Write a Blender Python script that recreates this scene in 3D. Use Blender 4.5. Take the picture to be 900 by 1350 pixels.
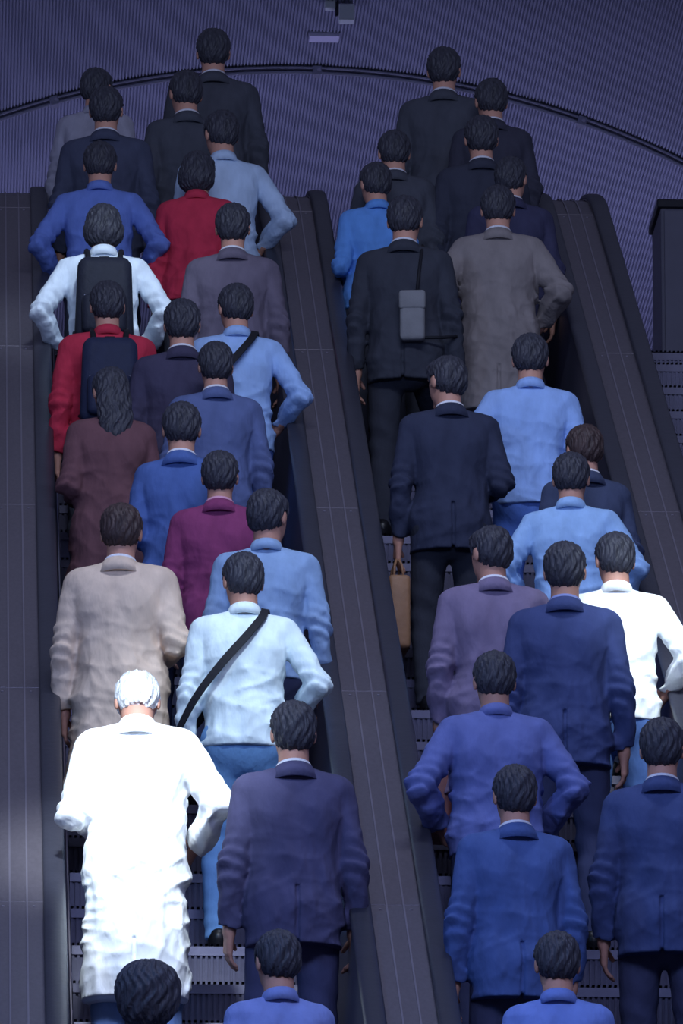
import bpy, bmesh, math, random
import numpy as np
from mathutils import Vector, Matrix

random.seed(7)
S = bpy.context.scene
for o in list(bpy.data.objects):
    bpy.data.objects.remove(o)
COL = S.collection

# ------------------------------------------------------------------ camera
F_PX = 10700.0                       # focal length in pixels of the 900x1350 frame
PITCH = math.radians(13.8)
YAW = math.radians(2.72)
CAM = np.array([0.0, 0.0, 1.6])
cd = bpy.data.cameras.new('camera')
cam = bpy.data.objects.new('camera', cd)
COL.objects.link(cam)
cam.location = CAM
cam.rotation_euler = (math.pi / 2 + PITCH, 0, -YAW)
cd.sensor_fit = 'VERTICAL'
cd.sensor_height = 36.0
cd.lens = F_PX / 1350 * 36.0
cd.clip_end = 500
S.camera = cam

# ------------------------------------------------------------------ world, lamps, exposure
w = bpy.data.worlds.new('dim_blue_hall')
S.world = w
w.use_nodes = True
wb = w.node_tree.nodes['Background']
wb.inputs[0].default_value = (0.52, 0.57, 1.0, 1)
wb.inputs[1].default_value = 0.16

S.view_settings.view_transform = 'Standard'
S.view_settings.look = 'None'
S.view_settings.gamma = 1.0
S.view_settings.use_curve_mapping = False
S.view_settings.exposure = 0.0

def spot(name, loc, target, power, color, cone, blend, size):
    d = bpy.data.lights.new(name, 'SPOT')
    d.energy = power; d.color = color
    d.spot_size = math.radians(cone); d.spot_blend = blend
    d.shadow_soft_size = size
    o = bpy.data.objects.new(name, d); COL.objects.link(o)
    o.location = loc
    v = Vector(target) - Vector(loc)
    o.rotation_euler = v.to_track_quat('-Z', 'Y').to_euler()
    return o

def area(name, loc, target, power, color, sx, sy):
    d = bpy.data.lights.new(name, 'AREA')
    d.energy = power; d.color = color; d.shape = 'RECTANGLE'; d.size = sx; d.size_y = sy
    o = bpy.data.objects.new(name, d); COL.objects.link(o)
    o.location = loc
    v = Vector(target) - Vector(loc)
    o.rotation_euler = v.to_track_quat('-Z', 'Y').to_euler()
    return o

# escalator ceiling spotlights over the lower half of the run
spot('escalator_spot', (0.2, 26.3, 11.6), (0.66, 31.3, 8.05), 4200, (0.80, 0.93, 1.0), 13, 0.8, 0.25)
spot('escalator_spot', (3.7, 28.0, 12.6), (2.98, 33.2, 9.25), 3000, (0.78, 0.92, 1.0), 10, 0.8, 0.25)
spot('escalator_spot', (1.9, 27.4, 12.4), (1.12, 32.7, 9.05), 1000, (0.72, 0.88, 1.0), 11, 0.9, 0.25)
spot('escalator_spot', (1.2, 33.6, 15.2), (0.62, 38.2, 12.1), 650, (0.66, 0.82, 1.0), 16, 0.9, 0.25)  # added to brighten the white shirt high in the left file
# added blue fill over the run, and added uplight that brightens the vault
area('escalator_fill', (1.7, 23.5, 11.5), (1.7, 31.0, 7.6), 330, (0.46, 0.56, 1.0), 5.0, 1.0)
area('escalator_fill', (1.9, 30.0, 14.9), (2.0, 35.5, 10.9), 260, (0.66, 0.76, 1.0), 4.0, 0.6)
area('vault_fill', (-3.4, 62, 14.6), (1.0, 62, 20), 1150, (0.50, 0.53, 1.0), 0.4, 28)
area('vault_fill', (8.3, 62, 14.6), (4.0, 62, 20), 1420, (0.52, 0.53, 1.0), 0.4, 28)
area('blue_deck_fill', (-2.4, 26.0, 10.2), (0.1, 29.5, 7.0), 70, (0.12, 0.42, 1.0), 0.8, 0.8)  # added blue fill that tints the left deck; no sign stands there

# ------------------------------------------------------------------ projection helpers
_cy, _sy, _cp, _sp = math.cos(YAW), math.sin(YAW), math.cos(PITCH), math.sin(PITCH)
RT = np.array([_cy, -_sy, 0]); FW = np.array([_sy * _cp, _cy * _cp, _sp]); UP = np.array([-_sy * _sp, -_cy * _sp, _cp])
def project(p):
    v = np.array(p, float) - CAM
    z = v @ FW
    return 450 + F_PX * (v @ RT) / z, 675 - F_PX * (v @ UP) / z
def at_y(px, py, Y):
    d = FW + RT * (px - 450) / F_PX + UP * (675 - py) / F_PX
    return CAM + d * (Y - CAM[1]) / d[1]

# ------------------------------------------------------------------ materials
def lin(c):
    return tuple(((v / 255) / 12.92 if v / 255 < 0.04045 else ((v / 255 + 0.055) / 1.055) ** 2.4) for v in c) + (1,)
MATS = {}
def mat(name, rgb, rough=0.85, metal=0.0, var=0.12, nscale=9.0, bump=0.25, bscale=22.0, stretch=(1, 1, 1), spec=0.3):
    if name in MATS: return MATS[name]
    m = bpy.data.materials.new(name); m.use_nodes = True
    nt = m.node_tree; n = nt.nodes; L = nt.links
    b = n['Principled BSDF']
    b.inputs['Roughness'].default_value = rough
    b.inputs['Metallic'].default_value = metal
    b.inputs['Specular IOR Level'].default_value = spec
    tc = n.new('ShaderNodeTexCoord'); mp = n.new('ShaderNodeMapping')
    mp.inputs['Scale'].default_value = stretch
    L.new(tc.outputs['Object'], mp.inputs['Vector'])
    nz = n.new('ShaderNodeTexNoise'); nz.inputs['Scale'].default_value = nscale; nz.inputs['Detail'].default_value = 4
    L.new(mp.outputs['Vector'], nz.inputs['Vector'])
    c = lin(rgb)
    rp = n.new('ShaderNodeValToRGB')
    rp.color_ramp.elements[0].position = 0.3; rp.color_ramp.elements[1].position = 0.7
    rp.color_ramp.elements[0].color = tuple(v * (1 - var) for v in c[:3]) + (1,)
    rp.color_ramp.elements[1].color = tuple(min(1, v * (1 + var)) for v in c[:3]) + (1,)
    L.new(nz.outputs['Fac'], rp.inputs['Fac'])
    L.new(rp.outputs['Color'], b.inputs['Base Color'])
    if bump:
        nb = n.new('ShaderNodeTexNoise'); nb.inputs['Scale'].default_value = bscale; nb.inputs['Detail'].default_value = 3
        L.new(mp.outputs['Vector'], nb.inputs['Vector'])
        bp = n.new('ShaderNodeBump'); bp.inputs['Strength'].default_value = bump; bp.inputs['Distance'].default_value = 0.02
        L.new(nb.outputs['Fac'], bp.inputs['Height'])
        L.new(bp.outputs['Normal'], b.inputs['Normal'])
    MATS[name] = m
    return m
def cloth(rgb):
    return mat('cloth_%d_%d_%d' % rgb, rgb, 0.9, 0, 0.12, 14, 0.45, 20, (1, 1, 0.45), 0.15)

M_SKIN = mat('skin', (190, 140, 122), 0.55, 0, 0.06, 20, 0.05, 60)
M_HAIR = {c: mat('hair_%s' % c, v, 0.5, 0, 0.35, 60, 0.5, 90, (1, 1, 0.12), 0.3)
          for c, v in {'black': (56, 56, 66), 'white': (232, 234, 240), 'brown': (66, 52, 52)}.items()}
M_SHOE = mat('black_leather', (22, 22, 26), 0.35, 0, 0.1, 20, 0.1, 40)
M_DECK = mat('brushed_deck_metal', (98, 92, 100), 0.45, 0.4, 0.10, 5, 0.03, 30, (14, 0.15, 14))
M_TRIM = mat('polished_trim_metal', (178, 172, 186), 0.3, 0.8, 0.06, 6, 0.0)
M_STRIP = mat('deck_strip_metal', (128, 122, 134), 0.4, 0.5, 0.06, 6, 0.0)
M_RAIL = mat('black_rubber', (50, 50, 60), 0.4, 0, 0.08, 8, 0.04, 30)
M_PANEL = mat('dark_balustrade_panel', (76, 74, 90), 0.45, 0.1, 0.08, 3, 0.02, 20)
M_STEP = mat('cast_step_metal', (92, 90, 110), 0.5, 0.5, 0.12, 6, 0.05, 30)
M_VAULT = mat('ribbed_vault_metal', (150, 152, 172), 0.5, 0.1, 0.08, 0.8, 0.0, 20)
M_CONDUIT = mat('dark_conduit_metal', (150, 150, 166), 0.45, 0.4, 0.08, 6, 0.0)
M_PLATE = mat('pale_plate_metal', (214, 210, 232), 0.5, 0.0, 0.05, 8, 0.0)
M_GREY = mat('grey_enamel', (206, 212, 212), 0.5, 0.0, 0.06, 8, 0.0)
M_KIOSK = mat('dark_kiosk_enamel', (104, 104, 120), 0.5, 0.1, 0.08, 4, 0.0)
M_KIOSKTOP = mat('black_kiosk_cap', (34, 34, 44), 0.5, 0.0, 0.08, 4, 0.0)
M_FLOOR = mat('upper_floor_stone', (110, 108, 120), 0.6, 0.0, 0.12, 5, 0.05, 12)
M_WALL = mat('upper_wall_paint', (130, 126, 146), 0.8, 0.0, 0.06, 2, 0.03, 12)

# ------------------------------------------------------------------ mesh helpers
def link(name, me, parent=None, m=None, smooth=False):
    o = bpy.data.objects.new(name, me); COL.objects.link(o)
    if parent: o.parent = parent
    if m:
        if not me.materials: me.materials.append(None)
        o.material_slots[0].link = 'OBJECT'; o.material_slots[0].material = m
    if smooth: me.polygons.foreach_set('use_smooth', [True] * len(me.polygons))
    return o
def empty(name, loc, parent=None):
    o = bpy.data.objects.new(name, None); COL.objects.link(o); o.location = loc
    o.empty_display_size = 0.2
    if parent: o.parent = parent
    return o
def tag(o, label, cat, group=None):
    o['label'] = label; o['category'] = cat
    if group: o['group'] = group
    return o
def bm_mesh(name, bm):
    bmesh.ops.recalc_face_normals(bm, faces=bm.faces[:])
    me = bpy.data.meshes.new(name); bm.to_mesh(me); bm.free(); return me
def box_bm(x0, x1, y0, y1, z0, z1, bev=0.0, bm=None, seg=2):
    own = bm is None
    b2 = bmesh.new()
    r = bmesh.ops.create_cube(b2, size=1)
    for v in b2.verts:
        v.co = ((x0 + x1) / 2 + v.co.x * (x1 - x0), (y0 + y1) / 2 + v.co.y * (y1 - y0), (z0 + z1) / 2 + v.co.z * (z1 - z0))
    if bev: bmesh.ops.bevel(b2, geom=b2.edges[:], offset=bev, segments=seg, affect='EDGES', profile=0.5)
    if own: return b2
    t = bpy.data.meshes.new('t'); b2.to_mesh(t); b2.free(); bm.from_mesh(t); bpy.data.meshes.remove(t)
    return bm
def tube_bm(pts, r, n=8, bm=None, closed=False):
    bm = bm or bmesh.new()
    P = [Vector(p) for p in pts]; rings = []
    for i, p in enumerate(P):
        a = P[i - 1] if (i > 0 or closed) else P[i]
        c = P[(i + 1) % len(P)] if (i < len(P) - 1 or closed) else P[i]
        t = (c - a).normalized()
        u = t.orthogonal().normalized() if i == 0 else (u - t * u.dot(t)).normalized()
        v = t.cross(u)
        rr = r[i] if isinstance(r, (list, tuple)) else r
        rings.append([bm.verts.new(p + (u * math.cos(2 * math.pi * k / n) + v * math.sin(2 * math.pi * k / n)) * rr) for k in range(n)])
    for i in range(len(rings) - (0 if closed else 1)):
        A, B = rings[i], rings[(i + 1) % len(rings)]
        for k in range(n): bm.faces.new((A[k], A[(k + 1) % n], B[(k + 1) % n], B[k]))
    if not closed:
        bm.faces.new(rings[0]); bm.faces.new(rings[-1][::-1])
    return bm
def sweep_bm(prof, path, bm=None, closed_prof=True):
    """prof: (x, n) pairs; path: (y, z, ny, nz) stations"""
    bm = bm or bmesh.new(); rings = []
    for (y, z, ny, nz) in path:
        rings.append([bm.verts.new((x, y + ny * n, z + nz * n)) for x, n in prof])
    m = len(prof)
    for A, B in zip(rings[:-1], rings[1:]):
        for k in range(m if closed_prof else m - 1):
            bm.faces.new((A[k], A[(k + 1) % m], B[(k + 1) % m], B[k]))
    if closed_prof:
        bm.faces.new(rings[0]); bm.faces.new(rings[-1][::-1])
    return bm

# ------------------------------------------------------------------ escalator geometry
Y2 = 41.94; RC = 2.7; RAILH = 0.85
ZF = 13.585 - RAILH
Y1 = Y2 - RC * 0.5
Z1 = ZF - RC * (1 - math.cos(math.radians(30)))
T30 = math.tan(math.radians(30))
YLOW = 26.1
def base(y):
    if y >= Y2: return ZF
    if y > Y1: return ZF - RC + math.sqrt(RC * RC - (y - Y2) ** 2)
    return Z1 - T30 * (Y1 - y)
def slope(y):
    if y >= Y2: return 0.0
    if y > Y1: return math.asin((Y2 - y) / RC)
    return math.radians(30)
def path(dz, yend, y0=YLOW):
    ys = [y0 + (Y1 - y0) * i / 6 for i in range(7)] + [Y1 + (Y2 - Y1) * i / 12 for i in range(1, 13)] + [yend]
    return [(y, base(y) + dz, -math.sin(slope(y)), math.cos(slope(y))) for y in ys]

XR = at_y(416, 250, 41.2)[0]         # left handrail of the right-hand crowded escalator
GAP, WID = 0.28, 1.184
ESC_X = [XR - GAP * 2 - WID * 1.5, XR - GAP - WID / 2, XR + WID / 2, XR + WID * 1.5 + GAP]   # centres of 4 escalators
DECK_X = [XR - GAP - WID - GAP / 2, XR - GAP / 2, XR + WID + GAP / 2]

STEP_YS = []
y = Y2 - 0.05
while y > YLOW:
    STEP_YS.append(y); y -= 0.4

def make_step_mesh():
    bm = bmesh.new(); n = 44; wd = 1.0 / n
    def comb(hi, lo):
        pr = []
        for i in range(n):
            x = -0.5 + i * wd
            pr += [(x, hi), (x + wd * 0.5, hi), (x + wd * 0.5, lo), (x + wd, lo)]
        return pr
    tp = comb(0.0, -0.012)
    A = [bm.verts.new((x, 0.004, z)) for x, z in tp]; B = [bm.verts.new((x, 0.397, z)) for x, z in tp]
    rp = comb(0.0, 0.010)
    Cc = [bm.verts.new((x, d, -0.014)) for x, d in rp]
    D = [bm.verts.new((x, d + 0.03, -0.235)) for x, d in rp]
    for i in range(len(tp) - 1):
        bm.faces.new((A[i], A[i + 1], B[i + 1], B[i]))
        bm.faces.new((Cc[i], D[i], D[i + 1], Cc[i + 1]))
    box_bm(-0.5, 0.5, 0.0, 0.398, -0.05, -0.0125, 0, bm)
    return bm_mesh('step', bm)
STEP_ME = make_step_mesh()
railprof = []
for k in range(14):
    a = math.pi * 2 * k / 14
    railprof.append((0.044 * math.copysign(abs(math.cos(a)) ** 0.7, math.cos(a)), -0.019 + 0.019 * math.copysign(abs(math.sin(a)) ** 0.7, math.sin(a))))
def rail_mesh():
    p = path(RAILH, Y2 + 1.5)
    yc, zc = Y2 + 1.5, ZF + RAILH - 0.28      # the newel turn at the upper landing
    for i in range(1, 11):
        a = math.pi * i / 10
        p.append((yc + 0.28 * math.sin(a), zc + 0.28 * math.cos(a), math.sin(a), math.cos(a)))
    return bm_mesh('handrail', sweep_bm(railprof, p))
RAIL_ME = rail_mesh()
# inner panel, skirt and guide run beside each handrail (built for the right-hand side, x measured from the handrail centre)
def run_mesh(name, prof, yend=Y2 + 1.5):
    bm = bmesh.new()
    rings = []
    for (yy, zz, _, _) in path(0, yend):
        rings.append([bm.verts.new((x, yy, zz + dz)) for x, dz in prof])
    m = len(prof)
    for A, B in zip(rings[:-1], rings[1:]):
        for k in range(m): bm.faces.new((A[k], A[(k + 1) % m], B[(k + 1) % m], B[k]))
    bm.faces.new(rings[0]); bm.faces.new(rings[-1][::-1])
    return bm_mesh(name, bm)
def mirrored(prof): return [(-x, z) for x, z in prof]
P_PANEL = [(-0.028, RAILH - 0.045), (0.03, RAILH - 0.045), (0.03, 0.14), (-0.075, 0.14)]
P_SKIRT = [(-0.075, 0.135), (0.03, 0.135), (0.03, -0.4), (-0.085, -0.4)]
P_GUIDE = [(-0.03, RAILH - 0.036), (0.03, RAILH - 0.036), (0.03, RAILH - 0.046), (-0.03, RAILH - 0.046)]
P_MOULD = [(-0.079, 0.15), (-0.066, 0.15), (-0.066, 0.128), (-0.082, 0.128)]
RUNS = {}
for nm, pr in (('balustrade_panel', P_PANEL), ('skirt_panel', P_SKIRT), ('handrail_guide', P_GUIDE), ('skirt_moulding', P_MOULD)):
    RUNS[nm] = (run_mesh(nm, pr), run_mesh(nm, mirrored(pr)))
RUN_MAT = {'balustrade_panel': M_PANEL, 'skirt_panel': M_PANEL, 'handrail_guide': M_TRIM, 'skirt_moulding': M_TRIM}
COMB_ME = bm_mesh('comb_plate', box_bm(-0.5, 0.5, Y2 + 0.36, Y2 + 0.95, ZF - 0.04, ZF + 0.004, 0.003))
ESC_LABEL = ['empty escalator cut off by the left edge of the picture',
             'left one of the two crowded escalators, beside the left edge',
             'right one of the two crowded escalators, to the right of the middle deck',
             'empty dark escalator at the right edge below the tall dark cabinet']
for i, ex in enumerate(ESC_X):
    e = tag(empty('escalator', (ex, 0, 0)), ESC_LABEL[i], 'escalator', 'escalators side by side')
    for s, q in ((1, 0), (-1, 1)):
        o = link('handrail', RAIL_ME, e, M_RAIL, True); o.location.x = s * WID / 2
        for nm in RUNS:
            o = link(nm, RUNS[nm][q], e, RUN_MAT[nm]); o.location.x = s * WID / 2
    for sy in STEP_YS:
        o = link('step', STEP_ME, e, M_STEP); o.location = (0, sy, base(sy))
    link('comb_plate', COMB_ME, e, M_TRIM)

# decks between neighbouring escalators, in sheet lengths with recessed joints
DECK_LABEL = ['metal deck strip along the left edge of the picture', 'long metal deck strip between the two crowded escalators',
              'metal deck strip to the right of the right crowded escalator']
DW = GAP / 2 - 0.035
def deck_sheet(y0, y1):
    ys = [y0 + (y1 - y0) * k / 8 for k in range(9)]
    bm = bmesh.new(); rings = []
    for yy in ys:
        a = slope(yy); z = base(yy) + RAILH - 0.036
        rings.append([bm.verts.new((x, yy, z + dz)) for x, dz in ((-DW, -0.004), (-DW + 0.006, 0), (DW - 0.006, 0), (DW, -0.004), (DW, -0.02), (-DW, -0.02))])
    for A, B in zip(rings[:-1], rings[1:]):
        for k in range(6): bm.faces.new((A[k], A[(k + 1) % 6], B[(k + 1) % 6], B[k]))
    bm.faces.new(rings[0]); bm.faces.new(rings[-1][::-1])
    return bm_mesh('deck_sheet', bm)
cuts = [YLOW, 28.6, 31.0, 33.4, 35.8, 38.2, 40.6, Y2 + 1.5]
SHEETS = [deck_sheet(a + 0.003, b - 0.003) for a, b in zip(cuts[:-1], cuts[1:])]
def strip_mesh(xa, xb, h):
    return run_mesh('edge_strip', [(xa, RAILH - 0.036), (xa, RAILH - 0.036 + h), (xb, RAILH - 0.036 + h), (xb, RAILH - 0.036)])
STRIPS = [strip_mesh(-0.037, -0.030, 0.004), strip_mesh(0.030, 0.037, 0.004), strip_mesh(-DW, -DW + 0.007, 0.005), strip_mesh(DW - 0.007, DW, 0.005)]
BODY_ME = run_mesh('deck_core', [(-0.108, RAILH - 0.06), (0.108, RAILH - 0.06), (0.108, -0.5), (-0.108, -0.5)])
BOLT_ME = bm_mesh('deck_screw', tube_bm([(0, 0, 0), (0, 0, 0.003)], 0.006, 8))
for i, dx in enumerate(DECK_X):
    e = tag(empty('escalator_deck', (dx, 0, 0)), DECK_LABEL[i], 'deck', 'deck strips between the escalators')
    for me in SHEETS: link('deck_sheet', me, e, M_DECK)
    for me in STRIPS: link('edge_strip', me, e, M_STRIP)
    link('deck_core', BODY_ME, e, M_PANEL)
    for yy in cuts[1:-1]:
        for sx in (-0.06, 0.06):
            o = link('deck_screw', BOLT_ME, e, M_TRIM); o.location = (sx, yy - 0.05, base(yy - 0.05) + RAILH - 0.036)
            o.rotation_euler.x = slope(yy)

# ------------------------------------------------------------------ upper hall: floor, ribbed vault, walls
def structure(o): o['kind'] = 'structure'; return o
bm = box_bm(-4.4, 9.4, Y2 + 0.96, 78, ZF - 0.5, ZF, 0.0)
structure(link('floor', bm_mesh('floor', bm), None, M_FLOOR))
V_R = 6.6
pk = at_y(392, 88, 60.0)
VCX, VCZ = pk[0], pk[2] - V_R
PITCHR = 0.0262
def vault_mesh(y0, y1):
    bm = bmesh.new(); A = []; B = []
    n = int(V_R * math.radians(156) / PITCHR)
    for i in range(n):
        a0 = math.radians(12) + i * PITCHR / V_R
        for fr, dr in ((0.0, 0.0), (0.42, 0.0), (0.5, 0.012), (0.92, 0.012)):
            a = a0 + fr * PITCHR / V_R; r = V_R + dr
            x, z = VCX - r * math.cos(a), VCZ + r * math.sin(a)
            A.append(bm.verts.new((x, y0, z))); B.append(bm.verts.new((x, y1, z)))
    for i in range(len(A) - 1): bm.faces.new((A[i], A[i + 1], B[i + 1], B[i]))
    return bm_mesh('ribbed_vault', bm)
vault = structure(link('ceiling', vault_mesh(48, 60.0), None, M_VAULT))
far = link('ribbed_sheet', vault_mesh(60.0, 78), vault, M_VAULT)
sz = VCZ + V_R * math.sin(math.radians(12)); sx = V_R * math.cos(math.radians(12))
structure(link('wall_left', bm_mesh('w', box_bm(VCX - sx - 0.25, VCX - sx, Y2 + 1, 78, ZF, sz)), None, M_WALL))
structure(link('wall_right', bm_mesh('w', box_bm(VCX + sx, VCX + sx + 0.25, Y2 + 1, 78, ZF, sz)), None, M_WALL))
structure(link('wall_back', bm_mesh('w', box_bm(VCX - sx, VCX + sx, 78, 78.25, ZF, VCZ + V_R)), None, M_WALL))

# the curved conduit that crosses the vault
cond = tag(empty('ceiling_conduit', (VCX, 60.0, VCZ)), 'thin dark conduit arching across the ribbed ceiling', 'conduit')
def arc(r, a0=14, a1=166, n=90, dy=0.0):
    return [(-r * math.cos(math.radians(a0 + (a1 - a0) * i / n)), dy, r * math.sin(math.radians(a0 + (a1 - a0) * i / n))) for i in range(n + 1)]
def arc_box(r0, r1, y0, y1):
    bm = bmesh.new(); rings = []
    for i in range(91):
        a = math.radians(14 + 152 * i / 90)
        rings.append([bm.verts.new((-r * math.cos(a), yy, r * math.sin(a))) for r, yy in ((r0, y0), (r1, y0), (r1, y1), (r0, y1))])
    for A, B in zip(rings[:-1], rings[1:]):
        for k in range(4): bm.faces.new((A[k], A[(k + 1) % 4], B[(k + 1) % 4], B[k]))
    bm.faces.new(rings[0]); bm.faces.new(rings[-1][::-1])
    return bm_mesh('arc', bm)
link('channel', arc_box(V_R - 0.03, V_R + 0.004, -0.02, 0.09), cond, M_KIOSK)
link('pipe', bm_mesh('pipe', tube_bm(arc(V_R - 0.048, dy=-0.01), 0.015, 8)), cond, M_CONDUIT, True)
link('pipe', bm_mesh('pipe', tube_bm(arc(V_R - 0.018, dy=-0.045), 0.010, 8)), cond, M_CONDUIT, True)
for px in (70, 418, 768):
    xw = at_y(px, 100, 60.0)[0] - VCX
    zw = math.sqrt(V_R ** 2 - xw ** 2)
    cb = box_bm(-0.035, 0.035, -0.06, 0.05, -0.075, 0.0, 0.008)
    o = link('clamp', bm_mesh('clamp', cb), cond, M_CONDUIT); o.location = (xw, 0, zw); o.rotation_euler.y = math.asin(xw / V_R)
    o2 = link('clamp_bolt', bm_mesh('bolt', tube_bm([(0.012, -0.075, -0.04), (0.012, -0.055, -0.04)], 0.014, 8)), o, M_TRIM)

def ceil_at(px, py):
    lo, hi = 50.0, 75.0
    for _ in range(50):
        mid = (lo + hi) / 2; p = at_y(px, py, mid)
        if math.hypot(p[0] - VCX, p[2] - VCZ) > V_R: hi = mid
        else: lo = mid
    return at_y(px, py, lo)
p = ceil_at(427, 47)
pl = tag(empty('ceiling_plate', (p[0], p[1], p[2])), 'small pale rectangular plate on the ceiling above the conduit', 'ceiling plate')
link('plate', bm_mesh('plate', box_bm(-0.115, 0.115, -0.085, 0.085, -0.03, 0.006, 0.006)), pl, M_PLATE)
link('rim', bm_mesh('rim', box_bm(-0.122, 0.122, -0.095, 0.095, -0.008, 0.012, 0.003)), pl, M_CONDUIT)
p = ceil_at(448, 4)
sp = tag(empty('ceiling_speaker', (p[0], p[1], p[2])), 'small grey box speaker hung from the ceiling at the top edge', 'speaker')
link('housing', bm_mesh('h', box_bm(-0.01, 0.11, -0.06, 0.06, -0.15, -0.02, 0.012)), sp, M_GREY)
link('bracket', bm_mesh('h', box_bm(-0.035, -0.01, -0.02, 0.02, -0.10, 0.012, 0.004)), sp, M_KIOSKTOP)
link('junction_box', bm_mesh('h', box_bm(-0.115, -0.035, -0.04, 0.04, -0.05, 0.012, 0.006)), sp, M_GREY)

# tall dark cabinet on the upper floor at the right
ka = at_y(866, 262, 46.0); kx0 = ka[0]; kh = ka[2] - ZF
kk = tag(empty('cabinet', (kx0, 46.0, ZF)), 'tall dark cabinet on the upper floor at the right edge', 'cabinet')
link('body', bm_mesh('b', box_bm(0.02, 1.0, 0.02, 0.6, 0.08, kh - 0.05, 0.01)), kk, M_KIOSK)
link('plinth', bm_mesh('b', box_bm(0.05, 0.97, 0.05, 0.57, 0.0, 0.08, 0.004)), kk, M_KIOSKTOP)
link('cap', bm_mesh('b', box_bm(0.0, 1.02, 0.0, 0.62, kh - 0.05, kh, 0.008)), kk, M_KIOSKTOP)
for q in range(2):
    d = link('door', bm_mesh('b', box_bm(0.04 + q * 0.47, 0.50 + q * 0.47, -0.002, 0.022, 0.1, kh - 0.07, 0.004)), kk, M_KIOSK)
    link('handle', bm_mesh('b', box_bm(0.46 + q * 0.07, 0.475 + q * 0.07, -0.03, 0.0, 0.95, 1.15, 0.004)), d, M_TRIM)

# ------------------------------------------------------------------ signed-distance modelling of figures
class SDF:
    def __init__(s, xs, ys, zs):
        s.xs, s.ys, s.zs = [np.asarray(a, np.float32) for a in (xs, ys, zs)]
        s.D = np.full((len(xs), len(ys), len(zs)), 1.0, np.float32)
    def sl(s, lo, hi, m=0.07):
        r = []
        for a, l, h in ((s.xs, lo[0], hi[0]), (s.ys, lo[1], hi[1]), (s.zs, lo[2], hi[2])):
            i = int(np.searchsorted(a, l - m)); j = int(np.searchsorted(a, h + m))
            r.append(slice(i, max(j, i)))
        return tuple(r)
    def pts(s, q):
        return s.xs[q[0]][:, None, None], s.ys[q[1]][None, :, None], s.zs[q[2]][None, None, :]
    def put(s, q, d, k, op):
        D = s.D[q]
        if D.size == 0: return
        if op == 'u':
            if k > 0:
                h = np.clip(0.5 + 0.5 * (D - d) / k, 0, 1)
                s.D[q] = D + (d - D) * h - k * h * (1 - h)
            else: s.D[q] = np.minimum(D, d)
        else:
            s.D[q] = np.maximum(D, -d)
    def cone(s, a, b, ra, rb, k=0.03, sy=1.0, op='u'):
        a = np.array(a, float); b = np.array(b, float); R = max(ra, rb)
        q = s.sl(np.minimum(a, b) - R, np.maximum(a, b) + R)
        X, Y, Z = s.pts(q)
        ab = b - a; L = ab @ ab + 1e-9
        px, py, pz = X - a[0], Y - a[1], Z - a[2]
        t = np.clip((px * ab[0] + py * ab[1] + pz * ab[2]) / L, 0, 1)
        dx, dy, dz = px - t * ab[0], (py - t * ab[1]) / sy, pz - t * ab[2]
        d = np.sqrt(dx * dx + dy * dy + dz * dz) - (ra + (rb - ra) * t)
        s.put(q, (d * min(1, sy) if sy != 1 else d).astype(np.float32), k, op)
    def ell(s, c, r, k=0.03, T=None, op='u'):
        c = np.array(c, float); r = np.array(r, float)
        cw = c if T is None else T[0] @ (c - T[1]) + T[1]
        R = r.max() if T is not None else r
        q = s.sl(cw - R, cw + R)
        X, Y, Z = s.pts(q)
        px, py, pz = X - cw[0], Y - cw[1], Z - cw[2]
        if T is not None:
            M = T[0].T
            px, py, pz = (M[0, 0] * px + M[0, 1] * py + M[0, 2] * pz, M[1, 0] * px + M[1, 1] * py + M[1, 2] * pz, M[2, 0] * px + M[2, 1] * py + M[2, 2] * pz)
        k0 = np.sqrt((px / r[0]) ** 2 + (py / r[1]) ** 2 + (pz / r[2]) ** 2)
        k1 = np.sqrt((px / r[0] ** 2) ** 2 + (py / r[1] ** 2) ** 2 + (pz / r[2] ** 2) ** 2) + 1e-6
        s.put(q, (k0 * (k0 - 1) / k1).astype(np.float32), k, op)
    def cut(s, n, c):      # keep n.p <= c
        X, Y, Z = s.pts((slice(None),) * 3)
        s.D = np.maximum(s.D, (X * n[0] + Y * n[1] + Z * n[2] - c).astype(np.float32))
    def arrays(s):
        D = s.D; xs, ys, zs = s.xs, s.ys, s.zs
        ins = D < 0
        nx, ny, nz = D.shape
        sums = np.zeros((nx + 1, ny + 1, nz + 1, 3), np.float32); cnt = np.zeros((nx + 1, ny + 1, nz + 1), np.float32)
        quads = []
        ax = (xs, ys, zs)
        for a in range(3):
            s0 = [slice(None)] * 3; s1 = [slice(None)] * 3
            s0[a] = slice(0, -1); s1[a] = slice(1, None)
            I, J, K = np.nonzero(ins[tuple(s0)] != ins[tuple(s1)])
            idx = np.stack([I, J, K], 1); idx2 = idx.copy(); idx2[:, a] += 1
            d0 = D[tuple(idx.T)]; d1 = D[tuple(idx2.T)]
            t = d0 / (d0 - d1)
            P = np.stack([ax[c][idx[:, c]] for c in range(3)], 1)
            P[:, a] = P[:, a] + t * (ax[a][idx2[:, a]] - ax[a][idx[:, a]])
            b, c = (a + 1) % 3, (a + 2) % 3
            cells = []
            for db, dc in ((0, 0), (1, 0), (1, 1), (0, 1)):
                cc = idx + 1
                cc[:, b] -= db; cc[:, c] -= dc
                cells.append(cc)
                np.add.at(sums, tuple(cc.T), P); np.add.at(cnt, tuple(cc.T), 1)
            quads.append((cells, d0 < 0))
        act = np.nonzero(cnt > 0)
        vid = np.full(cnt.shape, -1, np.int64); vid[act] = np.arange(len(act[0]))
        V = sums[act] / cnt[act][:, None]
        Q = []
        for cells, neg in quads:
            q = np.stack([vid[tuple(c.T)] for c in cells], 1)
            q[neg] = q[neg]
            q[neg] = q[neg][:, ::-1] if False else q[neg]
            f = q.copy(); f[neg] = q[neg][:, ::-1]
            Q.append(f)
        return V, np.concatenate(Q) if Q else np.zeros((0, 4), int)
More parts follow.
